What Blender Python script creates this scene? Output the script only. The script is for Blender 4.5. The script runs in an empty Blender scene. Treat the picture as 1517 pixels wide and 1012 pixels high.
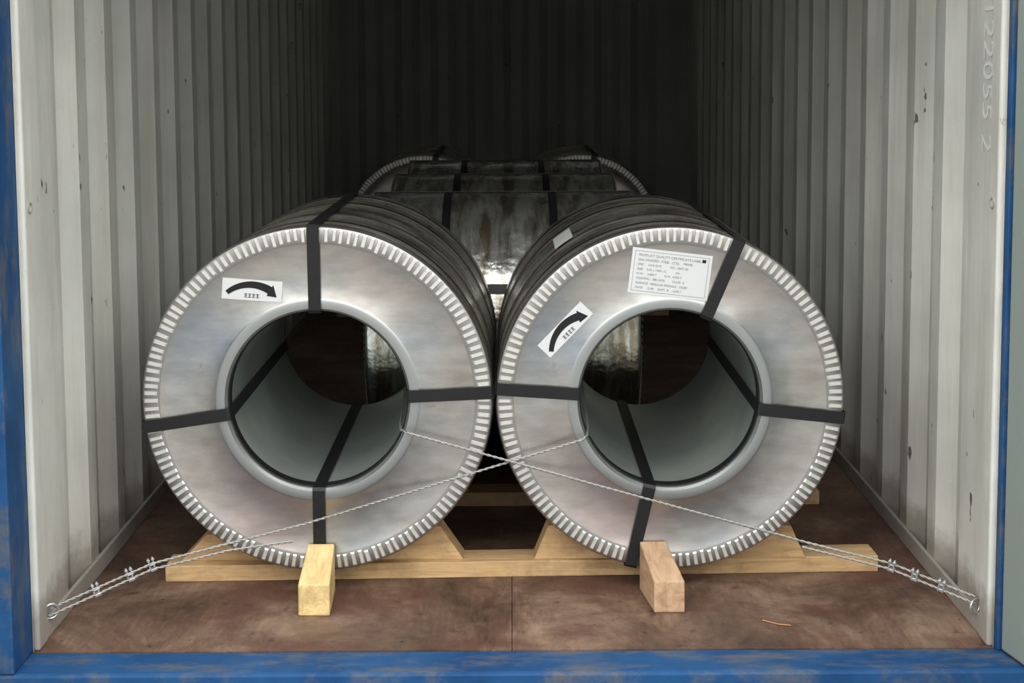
import bpy, bmesh, math, random
from mathutils import Vector, Matrix
random.seed(4)
S = bpy.context.scene
COL = S.collection
try:
    S.view_settings.view_transform = 'Standard'
    S.view_settings.gamma = 0.88
    S.view_settings.exposure = 0.17
except Exception:
    pass

# ------------------------------------------------------------------ helpers
def link(o, parent=None):
    COL.objects.link(o)
    if parent is not None:
        o.parent = parent
    return o

def empty(name, loc=(0, 0, 0), rot=(0, 0, 0), parent=None):
    o = bpy.data.objects.new(name, None)
    o.empty_display_size = 0.1
    o.location = loc
    o.rotation_euler = rot
    return link(o, parent)

def mesh_obj(name, verts, faces, mats, parent=None, midx=None, smooth=None, loc=(0, 0, 0), rot=(0, 0, 0)):
    me = bpy.data.meshes.new(name)
    me.from_pydata([tuple(v) for v in verts], [], faces)
    for m in (mats if isinstance(mats, (list, tuple)) else [mats]):
        me.materials.append(m)
    if midx:
        for p, i in zip(me.polygons, midx):
            p.material_index = i
    bm = bmesh.new(); bm.from_mesh(me)
    bmesh.ops.recalc_face_normals(bm, faces=bm.faces)
    bm.to_mesh(me); bm.free()
    if smooth:
        for p in me.polygons:
            p.use_smooth = True
        me.set_sharp_from_angle(angle=math.radians(smooth))
    me.update()
    o = bpy.data.objects.new(name, me)
    o.location = loc; o.rotation_euler = rot
    return link(o, parent)

BOXF = [(0, 1, 2, 3), (7, 6, 5, 4), (0, 4, 5, 1), (1, 5, 6, 2), (2, 6, 7, 3), (3, 7, 4, 0)]
def box_v(x0, x1, y0, y1, z0, z1):
    return [(x0, y0, z0), (x1, y0, z0), (x1, y1, z0), (x0, y1, z0), (x0, y0, z1), (x1, y0, z1), (x1, y1, z1), (x0, y1, z1)]

def box(name, b, mat, parent=None, bevel=0.0, loc=(0, 0, 0), rot=(0, 0, 0)):
    o = mesh_obj(name, box_v(*b), BOXF, mat, parent, loc=loc, rot=rot)
    if bevel:
        m = o.modifiers.new('bevel', 'BEVEL'); m.width = bevel; m.segments = 2
    return o

def boxes(name, bl, mat, parent=None, **k):
    V = []; F = []
    for b in bl:
        n = len(V); V += box_v(*b); F += [tuple(i + n for i in f) for f in BOXF]
    return mesh_obj(name, V, F, mat, parent, **k)

def prism(name, poly, a0, a1, axis, mat, parent=None, bevel=0.0, loc=(0, 0, 0), rot=(0, 0, 0)):
    n = len(poly)
    def mk(p, a):
        return (p[0], a, p[1]) if axis == 'Y' else ((a, p[0], p[1]) if axis == 'X' else (p[0], p[1], a))
    V = [mk(p, a0) for p in poly] + [mk(p, a1) for p in poly]
    F = [tuple(range(n)), tuple(range(2 * n - 1, n - 1, -1))]
    for i in range(n):
        j = (i + 1) % n
        F.append((i, j, j + n, i + n))
    o = mesh_obj(name, V, F, mat, parent, loc=loc, rot=rot)
    if bevel:
        m = o.modifiers.new('bevel', 'BEVEL'); m.width = bevel; m.segments = 2; m.limit_method = 'ANGLE'; m.angle_limit = 0.6
    return o

# ------------------------------------------------------------------ materials
class NT:
    def __init__(s, name):
        s.m = bpy.data.materials.new(name); s.m.use_nodes = True
        s.t = s.m.node_tree; s.n = s.t.nodes; s.l = s.t.links
        s.b = s.n['Principled BSDF']
    def node(s, typ, **k):
        n = s.n.new(typ)
        for a, v in k.items():
            setattr(n, a, v)
        return n
    def coord(s, scale=(1, 1, 1), out='Object'):
        tc = s.node('ShaderNodeTexCoord'); mp = s.node('ShaderNodeMapping')
        s.l.new(tc.outputs[out], mp.inputs['Vector']); mp.inputs['Scale'].default_value = scale
        return mp.outputs['Vector']
    def noise(s, vec, scale, detail=4, rough=0.55, dist=0.0):
        n = s.node('ShaderNodeTexNoise')
        n.inputs['Scale'].default_value = scale; n.inputs['Detail'].default_value = detail
        n.inputs['Roughness'].default_value = rough; n.inputs['Distortion'].default_value = dist
        s.l.new(vec, n.inputs['Vector']); return n.outputs['Fac']
    def ramp(s, fac, stops):
        r = s.node('ShaderNodeValToRGB')
        e = r.color_ramp.elements
        while len(e) < len(stops):
            e.new(0.5)
        for el, (p, c) in zip(e, stops):
            el.position = p
            el.color = (c, c, c, 1) if isinstance(c, (int, float)) else (*c, 1)
        s.l.new(fac, r.inputs['Fac']); return r.outputs['Color']
    def mix(s, fac, a, b, blend='MIX'):
        m = s.node('ShaderNodeMix', data_type='RGBA', blend_type=blend)
        for sock, v in ((m.inputs[0], fac), (m.inputs[6], a), (m.inputs[7], b)):
            if isinstance(v, (int, float)):
                sock.default_value = v
            elif isinstance(v, tuple):
                sock.default_value = (*v, 1)
            else:
                s.l.new(v, sock)
        return m.outputs[2]
    def bump(s, h, strength=0.3, dist=0.01):
        b = s.node('ShaderNodeBump'); b.inputs['Strength'].default_value = strength; b.inputs['Distance'].default_value = dist
        s.l.new(h, b.inputs['Height']); s.l.new(b.outputs['Normal'], s.b.inputs['Normal'])
    def set(s, color=None, rough=None, metal=None):
        for k, v in (('Base Color', color), ('Roughness', rough), ('Metallic', metal)):
            if v is None: continue
            if isinstance(v, (int, float)): s.b.inputs[k].default_value = v
            elif isinstance(v, tuple): s.b.inputs[k].default_value = (*v, 1)
            else: s.l.new(v, s.b.inputs[k])
        return s

def simple(name, c, rough=0.5, metal=0.0):
    return NT(name).set(c, rough, metal).m

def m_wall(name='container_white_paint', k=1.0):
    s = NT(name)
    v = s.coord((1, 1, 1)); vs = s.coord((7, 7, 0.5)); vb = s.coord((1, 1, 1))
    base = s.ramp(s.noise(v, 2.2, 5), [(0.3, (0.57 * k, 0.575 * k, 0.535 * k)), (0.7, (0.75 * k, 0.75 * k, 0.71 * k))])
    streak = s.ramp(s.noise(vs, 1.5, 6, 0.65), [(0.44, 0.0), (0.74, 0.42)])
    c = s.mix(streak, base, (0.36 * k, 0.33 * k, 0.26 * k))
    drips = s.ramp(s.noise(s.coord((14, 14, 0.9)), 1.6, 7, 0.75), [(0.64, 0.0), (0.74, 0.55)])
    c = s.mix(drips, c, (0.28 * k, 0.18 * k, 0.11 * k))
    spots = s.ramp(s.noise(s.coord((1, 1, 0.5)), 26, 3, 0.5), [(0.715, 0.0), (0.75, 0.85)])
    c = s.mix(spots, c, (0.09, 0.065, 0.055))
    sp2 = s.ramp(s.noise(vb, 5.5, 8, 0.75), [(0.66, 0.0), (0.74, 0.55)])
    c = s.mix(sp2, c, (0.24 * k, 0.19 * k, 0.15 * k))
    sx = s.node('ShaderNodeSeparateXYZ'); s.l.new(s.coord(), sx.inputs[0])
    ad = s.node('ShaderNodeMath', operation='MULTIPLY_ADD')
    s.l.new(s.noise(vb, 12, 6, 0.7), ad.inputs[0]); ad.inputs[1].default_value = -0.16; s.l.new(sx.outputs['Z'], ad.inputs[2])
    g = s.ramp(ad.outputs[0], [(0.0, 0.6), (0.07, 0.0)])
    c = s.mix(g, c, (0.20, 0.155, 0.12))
    s.set(c, 0.6, 0.0)
    s.b.inputs['Specular IOR Level'].default_value = 0.3
    s.bump(s.noise(vb, 9, 5), 0.3, 0.012)
    return s.m

def m_blue():
    s = NT('blue_container_paint')
    v = s.coord()
    c = s.ramp(s.noise(v, 6, 6, 0.65), [(0.3, (0.012, 0.062, 0.17)), (0.7, (0.024, 0.105, 0.25))])
    w = s.ramp(s.noise(s.coord((1, 3, 1)), 4.5, 8, 0.75), [(0.48, 0.0), (0.62, 0.8)])
    c = s.mix(w, c, (0.13, 0.135, 0.145))
    s.set(c, 0.55)
    s.b.inputs['Specular IOR Level'].default_value = 0.3
    s.bump(s.noise(v, 20, 4), 0.2, 0.006)
    return s.m

def m_floor():
    s = NT('worn_plywood_floor')
    v = s.coord()
    c = s.ramp(s.noise(s.coord((1, 0.8, 1)), 2.9, 10, 0.74, 0.5), [(0.32, (0.07, 0.043, 0.032)), (0.48, (0.185, 0.118, 0.085)), (0.66, (0.36, 0.26, 0.195))])
    g = s.noise(s.coord((26, 4, 4)), 3, 6, 0.65)
    c = s.mix(0.5, c, s.ramp(g, [(0.3, (0.45, 0.4, 0.37)), (0.7, (1.0, 0.97, 0.92))]), 'MULTIPLY')
    red = s.ramp(s.noise(s.coord((1.0, 1.6, 1)), 2.3, 7, .7), [(0.49, 0.0), (0.61, 0.65)])
    c = s.mix(red, c, (0.115, 0.048, 0.036))
    sp = s.ramp(s.noise(v, 24, 6, 0.7), [(0.60, 0.0), (0.70, 0.9)])
    c = s.mix(sp, c, (0.03, 0.022, 0.02))
    sc = s.ramp(s.noise(s.coord((3, 30, 1)), 3, 6, .8), [(0.62, 0.0), (0.68, 0.4)])
    c = s.mix(sc, c, (0.40, 0.33, 0.27))
    s.set(c, s.ramp(g, [(0.3, 0.45), (0.7, 0.7)]))
    s.bump(g, 0.35, 0.006)
    return s.m

def m_wood(name, light, dark, sc=(3, 30, 30)):
    s = NT(name)
    g = s.noise(s.coord(sc), 1.6, 6, 0.6, 0.8)
    c = s.ramp(g, [(0.3, dark), (0.65, light)])
    d = s.ramp(s.noise(s.coord(), 7, 6, 0.7), [(0.48, 0.0), (0.75, 0.6)])
    c = s.mix(d, c, tuple(x * 0.4 for x in dark))
    s.set(c, 0.75); s.bump(g, 0.5, 0.005)
    return s.m

def m_face():
    s = NT('galvanised_face_sheet')
    v = s.coord()
    hue = s.ramp(s.noise(v, 2.2, 3, 0.5), [(0.35, (0.44, 0.475, 0.52)), (0.50, (0.55, 0.54, 0.51)), (0.66, (0.60, 0.52, 0.495))])
    sm = s.ramp(s.noise(s.coord((1, 1, 3)), 7, 6, 0.7), [(0.35, 0.78), (0.65, 1.0)])
    c = s.mix(1.0, hue, sm, 'MULTIPLY')
    spk = s.ramp(s.noise(v, 18, 6, 0.75), [(0.62, 0.0), (0.72, 0.5)])
    c = s.mix(spk, c, (0.25, 0.24, 0.22))
    r = s.ramp(s.noise(v, 5, 5, 0.6), [(0.3, 0.24), (0.7, 0.40)])
    s.set(c, r, 0.93)
    s.bump(s.noise(v, 3.0, 3), 0.6, 0.018)
    return s.m

def m_jacket():
    s = NT('steel_jacket_wrap')
    v = s.coord()
    b = s.noise(s.coord((2, 10, 2)), 1.6, 6, 0.65)
    c = s.ramp(b, [(0.40, (0.34, 0.30, 0.23)), (0.56, (0.84, 0.86, 0.82))])
    s.set(c, s.ramp(s.noise(v, 6, 4), [(0.3, 0.15), (0.7, 0.42)]), 0.88)
    s.bump(s.noise(v, 7, 4), 0.8, 0.016)
    return s.m

def m_bore():
    s = NT('bore_liner_sheet')
    v = s.coord()
    c = s.ramp(s.noise(v, 5, 5), [(0.3, (0.56, 0.61, 0.60)), (0.7, (0.74, 0.78, 0.75))])
    s.set(c, 0.36, 0.75)
    s.bump(s.noise(v, 5, 3), 0.3, 0.01)
    return s.m

def m_ground():
    s = NT('asphalt_yard')
    c = s.ramp(s.noise(s.coord(), 3, 8, 0.7), [(0.3, (0.16, 0.155, 0.15)), (0.7, (0.26, 0.255, 0.245))])
    s.set(c, 0.85); return s.m

WALL = m_wall(); WALL_SHADE = m_wall('container_shaded_paint', 0.45)  # second, darker copy puts deep-interior shade into back wall and ceiling colour
BLUE = m_blue(); FLOOR = m_floor(); FACE = m_face(); JACK = m_jacket(); BORE = m_bore(); GROUND = m_ground()
WOOD = m_wood('pine_timber', (0.70, 0.50, 0.28), (0.50, 0.33, 0.17))
WOODY = m_wood('yellow_pine_block', (0.82, 0.65, 0.35), (0.62, 0.45, 0.21), (20, 3, 20))
WOODP = m_wood('pinkish_pine_block', (0.60, 0.42, 0.28), (0.40, 0.26, 0.16), (20, 3, 20))
PLEAT = simple('bright_crimp_metal', (0.80, 0.785, 0.75), 0.42, 0.8)
GROOVE = simple('crimp_ring_metal', (0.36, 0.355, 0.34), 0.45, 0.9)
LIP = simple('inner_ring_metal', (0.42, 0.435, 0.43), 0.42, 0.92)
STRAP = NT('black_strapping'); STRAP.set((0.018, 0.018, 0.02), 0.42, 0.1); STRAP = STRAP.m
BLACK = simple('matte_black_ring', (0.008, 0.008, 0.009), 0.7)
SBAND = simple('dark_steel_band', (0.07, 0.060, 0.048), 0.35, 0.8)
WIRE = simple('galvanised_wire', (0.40, 0.40, 0.38), 0.45, 0.7)
CLIP = simple('zinc_clip', (0.60, 0.61, 0.62), 0.35, 0.8)
PAPER = simple('white_paper', (0.66, 0.67, 0.67), 0.6)
INK = simple('black_ink', (0.012, 0.012, 0.014), 0.6)
GREYINK = simple('grey_print', (0.34, 0.35, 0.35), 0.7)
STENCIL = simple('stencil_paint', (0.76, 0.76, 0.74), 0.6)
DOORG = simple('door_grey_paint', (0.27, 0.31, 0.285), 0.6)
GASK = simple('door_gasket', (0.03, 0.03, 0.03), 0.7)

# ------------------------------------------------------------------ container shell
Y0, Y1, HW, H = 3.33, 9.19, 1.165, 2.39
DP = 0.036
def corr_profile(a, b, first=0.28, last=0.12):
    pts = [(a, 0.0), (a + first, 0.0)]
    y = a + first
    while y + 0.278 < b - last:
        pts += [(y + 0.068, DP), (y + 0.068 + 0.07, DP), (y + 0.206, 0.0), (y + 0.278, 0.0)]
        y += 0.278
    pts.append((b, 0.0))
    return pts

def side_wall(name, sgn):
    pr = corr_profile(Y0, Y1)
    V = []; F = []
    zs = [0.0, 2.39]
    n = len(pr)
    T = 0.003
    for z in zs:
        for (y, d) in pr: V.append((sgn * (HW + d), y, z))
    for z in zs:
        for (y, d) in pr: V.append((sgn * (HW + d + T), y, z))
    for i in range(n - 1):
        F.append((i, i + 1, n + i + 1, n + i)); k = 2 * n
        F.append((k + i, k + i + 1, k + n + i + 1, k + n + i))
    return mesh_obj(name, V, F, WALL)
wl = side_wall('wall_left', -1)
wr = side_wall('wall_right', 1)
pr = []; x = -HW
pr.append((x, 0)); x += 0.06
while x < HW - 0.26:
    pr += [(x, 0), (x + 0.05, DP), (x + 0.12, DP), (x + 0.17, 0)]; x += 0.235
pr.append((HW, 0))
V = [(p[0], Y1 + p[1], z) for z in (0, H) for p in pr]; n = len(pr)
mesh_obj('wall_back', V, [(i, i + 1, n + i + 1, n + i) for i in range(n - 1)], WALL_SHADE)
pr = []; y = Y0
pr.append((y, 0)); y += .1
while y < Y1 - 0.25:
    pr += [(y, 0), (y + 0.04, 0.02), (y + 0.10, 0.02), (y + 0.14, 0)]; y += 0.21
pr.append((Y1, 0)); n = len(pr)
V = [(sx * (HW + 0.04), p[0], H + p[1]) for sx in (-1, 1) for p in pr]
mesh_obj('ceiling', V, [(i, i + 1, n + i + 1, n + i) for i in range(n - 1)], WALL_SHADE)
fl = []
xs = [-HW - 0.036, -0.003, HW + 0.036]
ys = [Y0, 5.6, 7.4, Y1]
for i in range(2):
    for j in range(3):
        fl.append((xs[i] + 0.0008, xs[i + 1] - 0.0008, ys[j] + 0.001, ys[j + 1] - 0.001, -0.028, 0.0))
boxes('floor', fl, FLOOR)
box('trim_1', (-1.30, 1.30, 3.20, 3.33, -0.15, 0.0), BLUE, bevel=0.008)
box('trim_2', (-1.23, 1.23, 3.22, 3.33, 2.36, 2.50), BLUE, bevel=0.006)
for k, sg in enumerate((-1, 1)):
    a, b = sorted((sg * 1.166, sg * 1.27))
    box('trim_%d' % (3 + k), (a, b, 3.20 if sg < 0 else 3.310, 3.335, 0.0, 2.5), BLUE, bevel=0.004)
    a, b = sorted((sg * 1.150, sg * 1.166))
    box('trim_%d' % (5 + k), (a, b, 3.335, 3.40, 0.0, 2.36), WALL, bevel=0.006)
    a, b = sorted((sg * 1.155, sg * 1.166))
    box('baseboard_%s' % ('left' if sg < 0 else 'right'), (a, b, 3.40, Y1, 0.0, 0.05), WALL, bevel=0.003)
def door(name, sg, ang, hx0, hy0):
    e = empty(name, (hx0, hy0, 0), (0, 0, ang))
    L = 1.15
    x0, x1 = sorted((0, sg * 0.05))
    box('panel', (x0, x1, -L, -0.005, 0.005 if sg > 0 else -0.08, 2.42), DOORG, e, bevel=0.006)
    ribs = []
    for i in range(5):
        yy = -0.18 - i * 0.2
        ra, rb = sorted((-sg * 0.012, 0.0))
        ribs.append((ra, rb, yy - 0.06, yy, 0.06, 2.3))
    boxes('panel_ribs', ribs, DOORG, e)
    ra, rb = sorted((-sg * 0.014, 0.0))
    boxes('gasket', [(ra, rb, -L, -L + 0.02, 0.0, 2.42)], GASK, e)
    for zz in (0.15, 0.85, 1.5, 2.15):
        hx = sorted((x1 if sg > 0 else x0, (x1 if sg > 0 else x0) + sg * 0.012))
        box('hinge', (hx[0], hx[1], -0.09, 0.0, zz, zz + 0.12), BLUE, e, bevel=0.003)
    return e
door('door_2', 1, math.radians(12), 1.172, 3.309)
door('door_1', -1, math.radians(-28), -1.225, 3.185)

mesh_obj('ground', [(-40, -40, -0.16), (40, -40, -0.16), (40, 40, -0.16), (-40, 40, -0.16)], [(0, 1, 2, 3)], GROUND)

def text(name, body, size, loc, rot, mat, parent=None):
    cu = bpy.data.curves.new(name, 'FONT'); cu.body = body; cu.size = size; cu.extrude = 0.0003
    cu.align_x = 'LEFT'; cu.materials.append(mat)
    o = bpy.data.objects.new(name, cu); o.location = loc; o.rotation_euler = rot
    return link(o, parent)
text('stencilled_number', '5122055 2', 0.10, (1.1640, 3.50, 1.62), (math.radians(90), math.radians(90), math.radians(-90)), STENCIL)

# ------------------------------------------------------------------ coils
def ring_mesh(name, prof, mats, midx, parent, seg=160, close=True, smooth=30):
    n = len(prof); V = []; F = []; M = []
    for k in range(seg):
        a = 2 * math.pi * k / seg
        for (r, y) in prof: V.append((r * math.cos(a), y, r * math.sin(a)))
    for k in range(seg):
        k2 = (k + 1) % seg
        for i in range(n if close else n - 1):
            j = (i + 1) % n
            F.append((k * n + i, k * n + j, k2 * n + j, k2 * n + i)); M.append(midx[i])
    return mesh_obj(name, V, F, mats, parent, M, smooth)

def coil(name, loc, rotz, r, rb, L, straps, bands, bandmat=None, npleat=138):
    e = empty(name, loc, (0, 0, rotz))
    lip = rb + 0.032
    P = []; M = []
    def add(p, m): P.append(p); M.append(m)
    add((rb, 0.006), 3); add((rb + 0.006, -0.001), 3); add((lip - 0.006, -0.003), 3); add((lip, -0.001), 0)
    add((lip + 0.002, 0.0), 0); add((r - 0.052, 0.0), 0); add((r - 0.049, -0.0015), 4); add((r - 0.012, -0.0015), 4)
    add((r - 0.004, 0.002), 4); add((r, 0.010), 1); add((r, 0.022), 1)
    add((r - 0.002, 0.045), 1)
    add((r - 0.002, L - 0.045), 1); add((r, L - 0.022), 1); add((r, L - 0.010), 4); add((r - 0.004, L - 0.002), 4)
    add((r - 0.052, L + 0.002), 0); add((r - 0.056, L), 0); add((lip, L), 3); add((rb + 0.006, L + 0.003), 3); add((rb, L - 0.006), 2)
    add((rb, 0.03), 2)
    ring_mesh('wrapped_body', P, [FACE, JACK, BORE, LIP, GROOVE], M, e)
    V = []; F = []
    for yy, sg in ((-0.0015, -1), (L + 0.0015, 1)):
        for k in range(npleat):
            a = 2 * math.pi * (k + random.uniform(-.08, .08)) / npleat
            w = math.pi / npleat * random.uniform(0.5, 0.6)
            ri = r - 0.043 + random.uniform(-.003, .003); ro = r - 0.006
            n = len(V)
            for (rr, dy) in ((ri, 0), (ri + 0.004, 0.0025), (ro - 0.004, 0.003), (ro, 0)):
                for s_ in (-1, 1):
                    aa = a + s_ * w * (1.0 if dy == 0 else 0.75)
                    V.append((rr * math.cos(aa), yy + sg * dy, rr * math.sin(aa)))
            F += [(n, n + 1, n + 3, n + 2), (n + 2, n + 3, n + 5, n + 4), (n + 4, n + 5, n + 7, n + 6), (n, n + 2, n + 4, n + 6), (n + 1, n + 7, n + 5, n + 3)]
    mesh_obj('crimped_edge_tabs', V, F, PLEAT, e)
    ring_mesh('bore_dark_ring', [(rb + .001, 0.016), (rb - 0.004, 0.018), (rb - 0.004, 0.052), (rb + .001, 0.054)], [BLACK], [0] * 4, e)  # plain black band just inside the front bore edge
    V = []; F = []
    for ad in straps:
        a0 = math.radians(ad)
        w = 0.0165
        er = Vector((math.cos(a0), 0, math.sin(a0))); et = Vector((-math.sin(a0), 0, math.cos(a0)))
        loop_in = [(rb - 0.003, -0.004), (rb + 0.004, -0.007), (r - 0.004, -0.007), (r + 0.002, -0.001), (r + 0.002, L + 0.001), (r - 0.004, L + 0.007), (rb + 0.004, L + 0.007), (rb - 0.003, L + 0.004)]
        loop_out = [(rb - 0.006, -0.005), (rb + 0.003, -0.009), (r - 0.003, -0.009), (r + 0.004, -0.002), (r + 0.004, L + 0.002), (r - 0.003, L + 0.009), (rb + 0.003, L + 0.009), (rb - 0.006, L + 0.005)]
        n = len(V); m = len(loop_in)
        for lp in (loop_in, loop_out):
            for (rr, yy) in lp:
                for s_ in (-1, 1):
                    V.append(er * rr + et * (s_ * w) + Vector((0, yy, 0)))
        for i in range(m):
            j = (i + 1) % m
            A = n + 2 * i; B = n + 2 * j; C = A + 2 * m; D = B + 2 * m
            F += [(A, A + 1, B + 1, B), (C, D, D + 1, C + 1), (A, B, D, C), (A + 1, C + 1, D + 1, B + 1)]
    if straps:
        mesh_obj('through_bore_straps', V, F, STRAP, e)
    for (yy, wd) in bands:
        ring_mesh('girth_band', [(r - 0.003, yy), (r + 0.0015, yy), (r + 0.0015, yy + wd), (r - 0.003, yy + wd)], [bandmat or SBAND], [0] * 4, e)
    return e

R, RB, L, ZC, YF = 0.471, 0.243, 0.97, 0.522, 3.74
R2, ZC2 = 0.468, 0.519
CX1, CX2 = -0.522, 0.424
coil_l = coil('steel_coil', (CX1, YF, ZC), 0, R, RB, L, (90.5, 270, 188.5, 2.4), ((0.10, 0.025), (0.30, 0.015), (0.62, 0.03), (0.85, 0.03)))
coil_r = coil('steel_coil', (CX2, YF, ZC2), 0, R2, RB, L, (67, 257, 176, -6.3), ((0.10, 0.025), (0.30, 0.015), (0.62, 0.03), (0.85, 0.03)))
RT, LT = 0.45, 0.95
for yc in (5.24, 6.18, 7.12):
    coil('steel_coil', (-0.03 - LT / 2, yc, 0.05 + RT), -math.pi / 2, RT, RB, LT, (100, 200, 300, 20), ((0.26, 0.03), (0.64, 0.03)), STRAP, 110)
RP = 0.442
for cx in (-0.495, 0.395):
    coil('steel_coil', (cx, 7.95, 0.05 + RP), 0, RP, RB, 0.97, (80, 175, 265, 0), ((0.1, 0.03), (0.8, 0.03)))

# ---- labels -----------------------------------------------------
def label_plate(name, w, h, parent, x, z, rot, y=-0.0022):
    e = empty(name, (x, y, z), (0, -rot, 0), parent)
    box('sheet', (-w / 2, w / 2, 0.0, 0.0015, -h / 2, h / 2), PAPER, e)
    return e

def arrow_label(parent, x, z, rot, w=0.160, h=0.056):
    e = label_plate('arrow_sticker', w, h, parent, x, z, rot)
    V = []; F = []
    n = 16; Rr = w * 0.62; half = math.radians(42)
    cz = h * 0.26 - Rr; th = 0.0085
    for i in range(n + 1):
        a = math.pi / 2 + half - (2 * half * 0.84) * i / n
        t = th * (0.75 + 0.5 * i / n)
        for q in (-t, t):
            V.append(((Rr + q) * math.cos(a), -0.0008, cz + (Rr + q) * math.sin(a)))
    for i in range(n):
        F.append((2 * i, 2 * i + 1, 2 * i + 3, 2 * i + 2))
    a = math.pi / 2 + half - 2 * half * 0.84; k = len(V)
    a2 = a - math.radians(15)
    V += [((Rr - 0.017) * math.cos(a), -0.0008, cz + (Rr - 0.017) * math.sin(a)),
          ((Rr + 0.017) * math.cos(a), -0.0008, cz + (Rr + 0.017) * math.sin(a)),
          ((Rr - 0.003) * math.cos(a2), -0.0008, cz + (Rr - 0.003) * math.sin(a2))]
    F.append((k, k + 1, k + 2))
    mesh_obj('curved_arrow', V, F, INK, e)
    st = []
    for i in range(4):
        cx = -0.016 + i * 0.0105; c0 = -h * 0.26
        st += [(cx - .004, cx + .004, -0.0008, 0, c0 + .003, c0 + .0042), (cx - .003, cx + .003, -0.0008, 0, c0 - .001, c0 + .0002),
               (cx - .0006, cx + .0006, -0.0008, 0, c0 - .005, c0 + .005), (cx - .004, cx + .004, -0.0008, 0, c0 - .0055, c0 - .0043)]
    boxes('characters', st, INK, e)
    return e
PX = 0.001812
arrow_label(coil_l, (377 - 470) * PX, 0.300, math.radians(-4.5))
arrow_label(coil_r, (837 - 992) * PX, 0.192, math.radians(46), 0.165, 0.048)
lab = label_plate('data_sheet_label', 0.214, 0.122, coil_r, (991 - 992) * PX, 0.340, math.radians(-7))
ln = []
W2, H2 = 0.214 / 2 - 0.008, 0.122 / 2 - 0.007
ln += [(-W2, W2, -.0007, 0, H2 - .001, H2), (-W2, W2, -.0007, 0, -H2, -H2 + .001), (-W2, -W2 + .001, -.0007, 0, -H2, H2), (W2 - .001, W2, -.0007, 0, -H2, H2)]
boxes('print', ln, GREYINK, lab)
rows = [('PRODUCT QUALITY CERTIFICATE LABEL', 0.0092), ('GALVANIZED  STEEL  COIL    PRIME', 0.0092), ('SPEC     DX51D+Z          NO.  33071-02', 0.0080),
        ('SIZE     0.45 x 1000 x C           mm', 0.0080), ('N.W.     4.865 T         G.W.  4.920 T', 0.0080), ('COATING   Z80 G/M2         CLASS  A', 0.0080),
        ('SURFACE   REGULAR SPANGLE   OILED', 0.0080), ('DATE     12-08     SHIFT  B     LINE 3', 0.0080)]
for i, (t, sz) in enumerate(rows):
    text('text_line', t, sz, (-W2 + 0.010, -0.0006, H2 - 0.014 - i * 0.0124), (math.radians(90), 0, 0), GREYINK, lab)
box('logo', (W2 - 0.018, W2 - 0.008, -.0007, 0, H2 - .014, H2 - .006), INK, lab)
V = []; F = []
for i in range(9):
    a = math.radians(121.5 + i * 0.95)
    for yy in (0.33, 0.57):
        V.append(((R2 + 0.003) * math.cos(a), yy, (R2 + 0.003) * math.sin(a)))
for i in range(8): F.append((2 * i, 2 * i + 1, 2 * i + 3, 2 * i + 2))
mesh_obj('jacket_label', V, F, PAPER, coil_r)

# ------------------------------------------------------------------ timber cradle under front coils
def arc_chock(e, cx, sgn, y0, y1, d0=0.10, d1=0.285, dtop=0.335, ztop=0.135, dbot=0.40, r=R, zc=ZC, base=0.046):
    poly = [(cx + sgn * d0, base)]
    for i in range(9):
        d = d0 + (d1 - d0) * i / 8
        poly.append((cx + sgn * d, zc - math.sqrt((r + 0.003) ** 2 - d * d)))
    poly += [(cx + sgn * dtop, ztop), (cx + sgn * dbot, base)]
    if sgn < 0: poly.reverse()
    prism('chock', poly, y0, y1, 'Y', WOOD, e)
BH = 0.0455
cr = empty('timber_cradle')
rz = math.atan2(0.055, 1.97)
box('front_beam', (-0.99, 0.99, -0.05, 0.05, 0.0, BH), WOOD, cr, bevel=0.003, loc=(0.03, 3.878, 0), rot=(0, 0, rz))
box('rear_beam', (-0.99, 0.99, -0.05, 0.05, 0.0, BH), WOOD, cr, bevel=0.003, loc=(0.0, 4.52, 0))
for y0 in (3.845, 4.48):
    for cx, sg, kw in ((CX1, -1, dict(dtop=0.33, ztop=0.118, dbot=0.40, d1=0.26)), (CX1, 1, dict(dtop=0.32, ztop=0.14, dbot=0.384)),
                       (CX2, -1, dict(dtop=0.325, ztop=0.14, dbot=0.364, r=R2, zc=ZC2)), (CX2, 1, dict(dtop=0.35, ztop=0.135, dbot=0.39, r=R2, zc=ZC2))):
        arc_chock(cr, cx, sg, y0, y0 + 0.08, **kw)
sk = empty('timber_skid')
for xx in (-0.34, 0.28):
    box('runner', (xx - 0.05, xx + 0.05, 4.80, 7.56, 0, BH), WOOD, sk, bevel=0.003)
    for yc in (5.24, 6.18, 7.12):
        for sg in (-1, 1):
            poly = [(yc + sg * 0.10, 0.046)]
            for i in range(7):
                d = 0.10 + 0.15 * i / 6
                poly.append((yc + sg * d, 0.05 + RT - math.sqrt((RT + .003) ** 2 - d * d)))
            poly += [(yc + sg * 0.33, 0.12), (yc + sg * 0.40, 0.046)]
            if sg < 0: poly.reverse()
            prism('chock', poly, xx - 0.04, xx + 0.04, 'X', WOOD, sk)
sk2 = empty('timber_cradle')
box('front_beam', (-1.0, 0.90, 8.02, 8.12, 0, BH), WOOD, sk2, bevel=0.003)
box('rear_beam', (-1.0, 0.90, 8.65, 8.75, 0, BH), WOOD, sk2, bevel=0.003)
for y0 in (8.03, 8.66):
    for cx in (-0.495, 0.395):
        for sg in (-1, 1):
            arc_chock(sk2, cx, sg, y0, y0 + 0.08, r=RP, zc=0.05 + RP)

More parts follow.
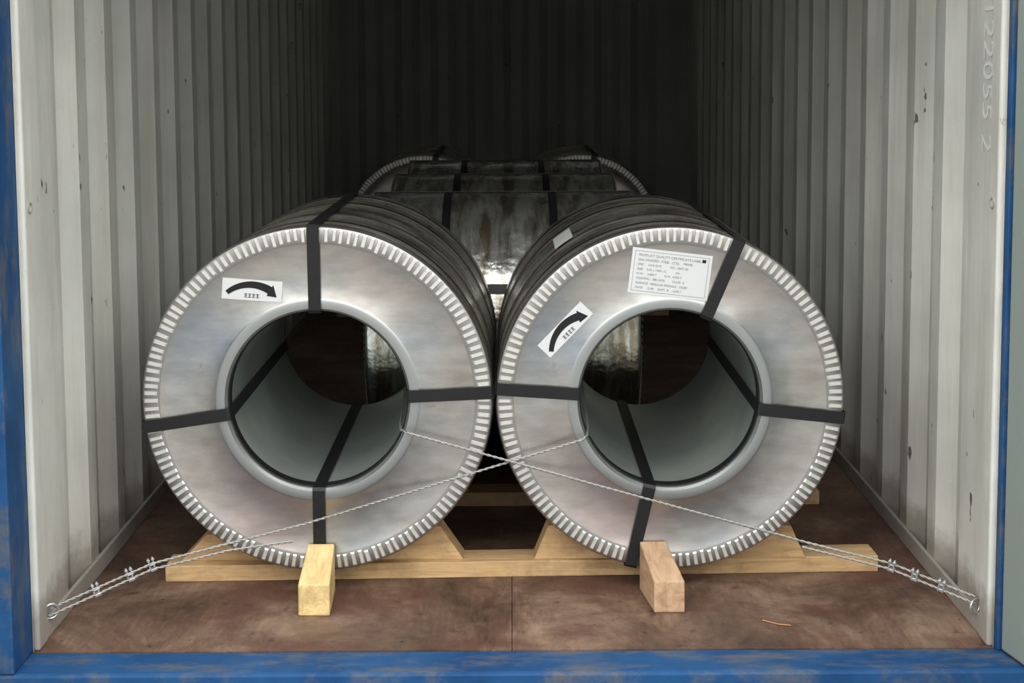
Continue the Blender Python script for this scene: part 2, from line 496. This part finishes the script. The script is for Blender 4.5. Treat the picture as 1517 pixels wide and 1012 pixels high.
def wedge(name, mat, xb, xt, wb, wt, yb, yt, hb, ht):
    V = [(xb - wb, yb, 0), (xb + wb, yb, 0), (xt + wt, yt, 0), (xt - wt, yt, 0),
         (xb - wb, yb + 0.004, hb), (xb + wb, yb + 0.004, hb), (xt + wt, yt, ht), (xt - wt, yt, ht)]
    o = mesh_obj(name, V, BOXF, mat)
    m = o.modifiers.new('bevel', 'BEVEL'); m.width = 0.004; m.segments = 2
    return o
wedge('wooden_wedge', WOODY, -0.514, -0.517, 0.041, 0.036, 3.55, 3.729, 0.083, 0.132)
wedge('wooden_wedge', WOODP, 0.405, 0.378, 0.040, 0.036, 3.56, 3.729, 0.083, 0.134)

# ------------------------------------------------------------------ lashing wires
def poly_path(pts, step=0.006):
    out = []
    for a, b in zip(pts[:-1], pts[1:]):
        a = Vector(a); b = Vector(b); n = max(1, int((b - a).length / step))
        out += [a.lerp(b, k / n) for k in range(n)]
    out.append(Vector(pts[-1])); return out
def rope(name, pts, parent, rad=0.0022, off=0.0019, pitch=0.035, strands=2, mat=WIRE):
    path = poly_path(pts)
    cu = bpy.data.curves.new(name, 'CURVE'); cu.dimensions = '3D'; cu.bevel_depth = rad; cu.bevel_resolution = 1
    cu.materials.append(mat)
    for s_ in range(strands):
        sp = cu.splines.new('POLY'); sp.points.add(len(path) - 1); dist = 0
        for i, p in enumerate(path):
            t = (path[min(i + 1, len(path) - 1)] - path[max(i - 1, 0)]).normalized()
            if i: dist += (p - path[i - 1]).length
            up = Vector((0, 0, 1)) if abs(t.z) < .9 else Vector((1, 0, 0))
            u = t.cross(up).normalized(); w = t.cross(u)
            a = 2 * math.pi * (dist / pitch + s_ / strands)
            q = p + (u * math.cos(a) + w * math.sin(a)) * off
            sp.points[i].co = (*q, 1)
    o = bpy.data.objects.new(name, cu)
    return link(o, parent)
def wire_clip(parent, p, d):
    e = empty('wire_clip', p, (0, 0, 0), parent)
    d = Vector(d).normalized(); e.rotation_euler = d.to_track_quat('X', 'Z').to_euler()
    box('saddle', (-0.009, 0.009, -0.008, 0.008, -0.012, -0.004), CLIP, e, bevel=0.0015)
    for xx in (-0.006, 0.006):
        box('leg', (xx - 0.002, xx + 0.002, -0.009, -0.005, -0.012, 0.022), CLIP, e, bevel=0.0008)
        box('nut', (xx - 0.004, xx + 0.004, -0.012, -0.004, 0.012, 0.018), CLIP, e, bevel=0.001)
    box('bow', (-0.008, 0.008, -0.009, 0.006, 0.004, 0.008), CLIP, e, bevel=0.001)
wa = empty('lashing_wire')
A = [(0.215, 4.35, 0.47), (0.206, 3.80, 0.44), (0.202, 3.722, 0.428), (0.19, 3.708, 0.420)]
A2 = [(-0.561, 3.695, 0.196), (-0.75, 3.65, 0.160), (-0.934, 3.58, 0.132), (-1.155, 3.43, 0.070)]
rope('main_rope', A + A2, wa)
rope('return_rope', [(-0.585, 3.69, 0.152), (-0.75, 3.635, 0.146), (-0.934, 3.575, 0.118), (-1.155, 3.42, 0.055)], wa)
for t in (0.0, 0.22, 0.55):
    p = Vector((-0.934, 3.578, 0.125)).lerp(Vector((-1.155, 3.425, 0.062)), t)
    wire_clip(wa, p, (-0.22, -0.15, -0.06))
wb = empty('lashing_wire')
rope('main_rope', [(-0.33, 4.3, 0.42), (-0.305, 3.80, 0.445), (-0.298, 3.722, 0.446), (-0.28, 3.706, 0.441), (0.204, 3.690, 0.306), (0.767, 3.64, 0.160), (0.978, 3.56, 0.128), (1.155, 3.44, 0.085)], wb)
rope('return_rope', [(0.76, 3.63, 0.150), (0.978, 3.555, 0.114), (1.155, 3.43, 0.07)], wb)
for t in (0.0, 0.28, 0.6):
    p = Vector((0.978, 3.558, 0.121)).lerp(Vector((1.155, 3.435, 0.078)), t)
    wire_clip(wb, p, (0.18, -0.12, -0.04))

def torus(name, R_, r_, mat, loc, rot, parent=None):
    V = []; F = []; a, b = 24, 8
    for i in range(a):
        for j in range(b):
            t = 2 * math.pi * i / a; u = 2 * math.pi * j / b
            V.append(((R_ + r_ * math.cos(u)) * math.cos(t), (R_ + r_ * math.cos(u)) * math.sin(t), r_ * math.sin(u)))
    for i in range(a):
        for j in range(b):
            F.append((i * b + j, ((i + 1) % a) * b + j, ((i + 1) % a) * b + (j + 1) % b, i * b + (j + 1) % b))
    return mesh_obj(name, V, F, mat, parent, smooth=60, loc=loc, rot=rot)
for sg in (-1, 1):
    torus('lashing_ring', 0.018, 0.0035, CLIP, (sg * 1.150, 3.425, 0.066), (math.radians(90), 0, math.radians(35)))
    torus('lashing_ring', 0.012, 0.003, WALL, (sg * 1.150, 3.37, 1.08), (math.radians(90), 0, math.radians(90)))

STRAW = simple('straw', (0.55, 0.30, 0.15), 0.8)
rope('wood_splinter', [(0.635, 3.50, 0.004), (0.67, 3.47, 0.006), (0.70, 3.465, 0.004)], None, 0.0014, 0.001, 0.2, 1, STRAW)

# ------------------------------------------------------------------ light : overcast sky, brightest overhead
w = bpy.data.worlds.new('overcast_sky'); S.world = w; w.use_nodes = True
nt = w.node_tree; bg = nt.nodes['Background']
tc = nt.nodes.new('ShaderNodeTexCoord'); sx = nt.nodes.new('ShaderNodeSeparateXYZ'); rp = nt.nodes.new('ShaderNodeValToRGB')
nt.links.new(tc.outputs['Generated'], sx.inputs[0]); nt.links.new(sx.outputs['Z'], rp.inputs['Fac'])
e = rp.color_ramp.elements
e[0].position = 0.0; e[0].color = (0.17, 0.17, 0.17, 1)
e[1].position = 0.7; e[1].color = (1.0, 1.0, 0.98, 1)
m = e.new(0.12); m.color = (0.22, 0.22, 0.215, 1)
m = e.new(0.32); m.color = (0.65, 0.655, 0.65, 1)
nt.links.new(rp.outputs['Color'], bg.inputs['Color']); bg.inputs['Strength'].default_value = 3.7

# ------------------------------------------------------------------ camera
cam = bpy.data.cameras.new('camera'); co = bpy.data.objects.new('camera', cam); link(co)
co.location = (0, 0, 1.40)
Rm = Matrix.Rotation(math.radians(90 - 5.0), 3, 'X') @ Matrix.Rotation(math.radians(-0.3), 3, 'Z')
co.rotation_euler = Rm.to_euler()
cam.sensor_width = 36; cam.lens = 2100 / 1517 * 36
cam.shift_x = 0.001
cam.shift_y = -(506 - 288.7) / 1517
cam.clip_end = 200
S.camera = co
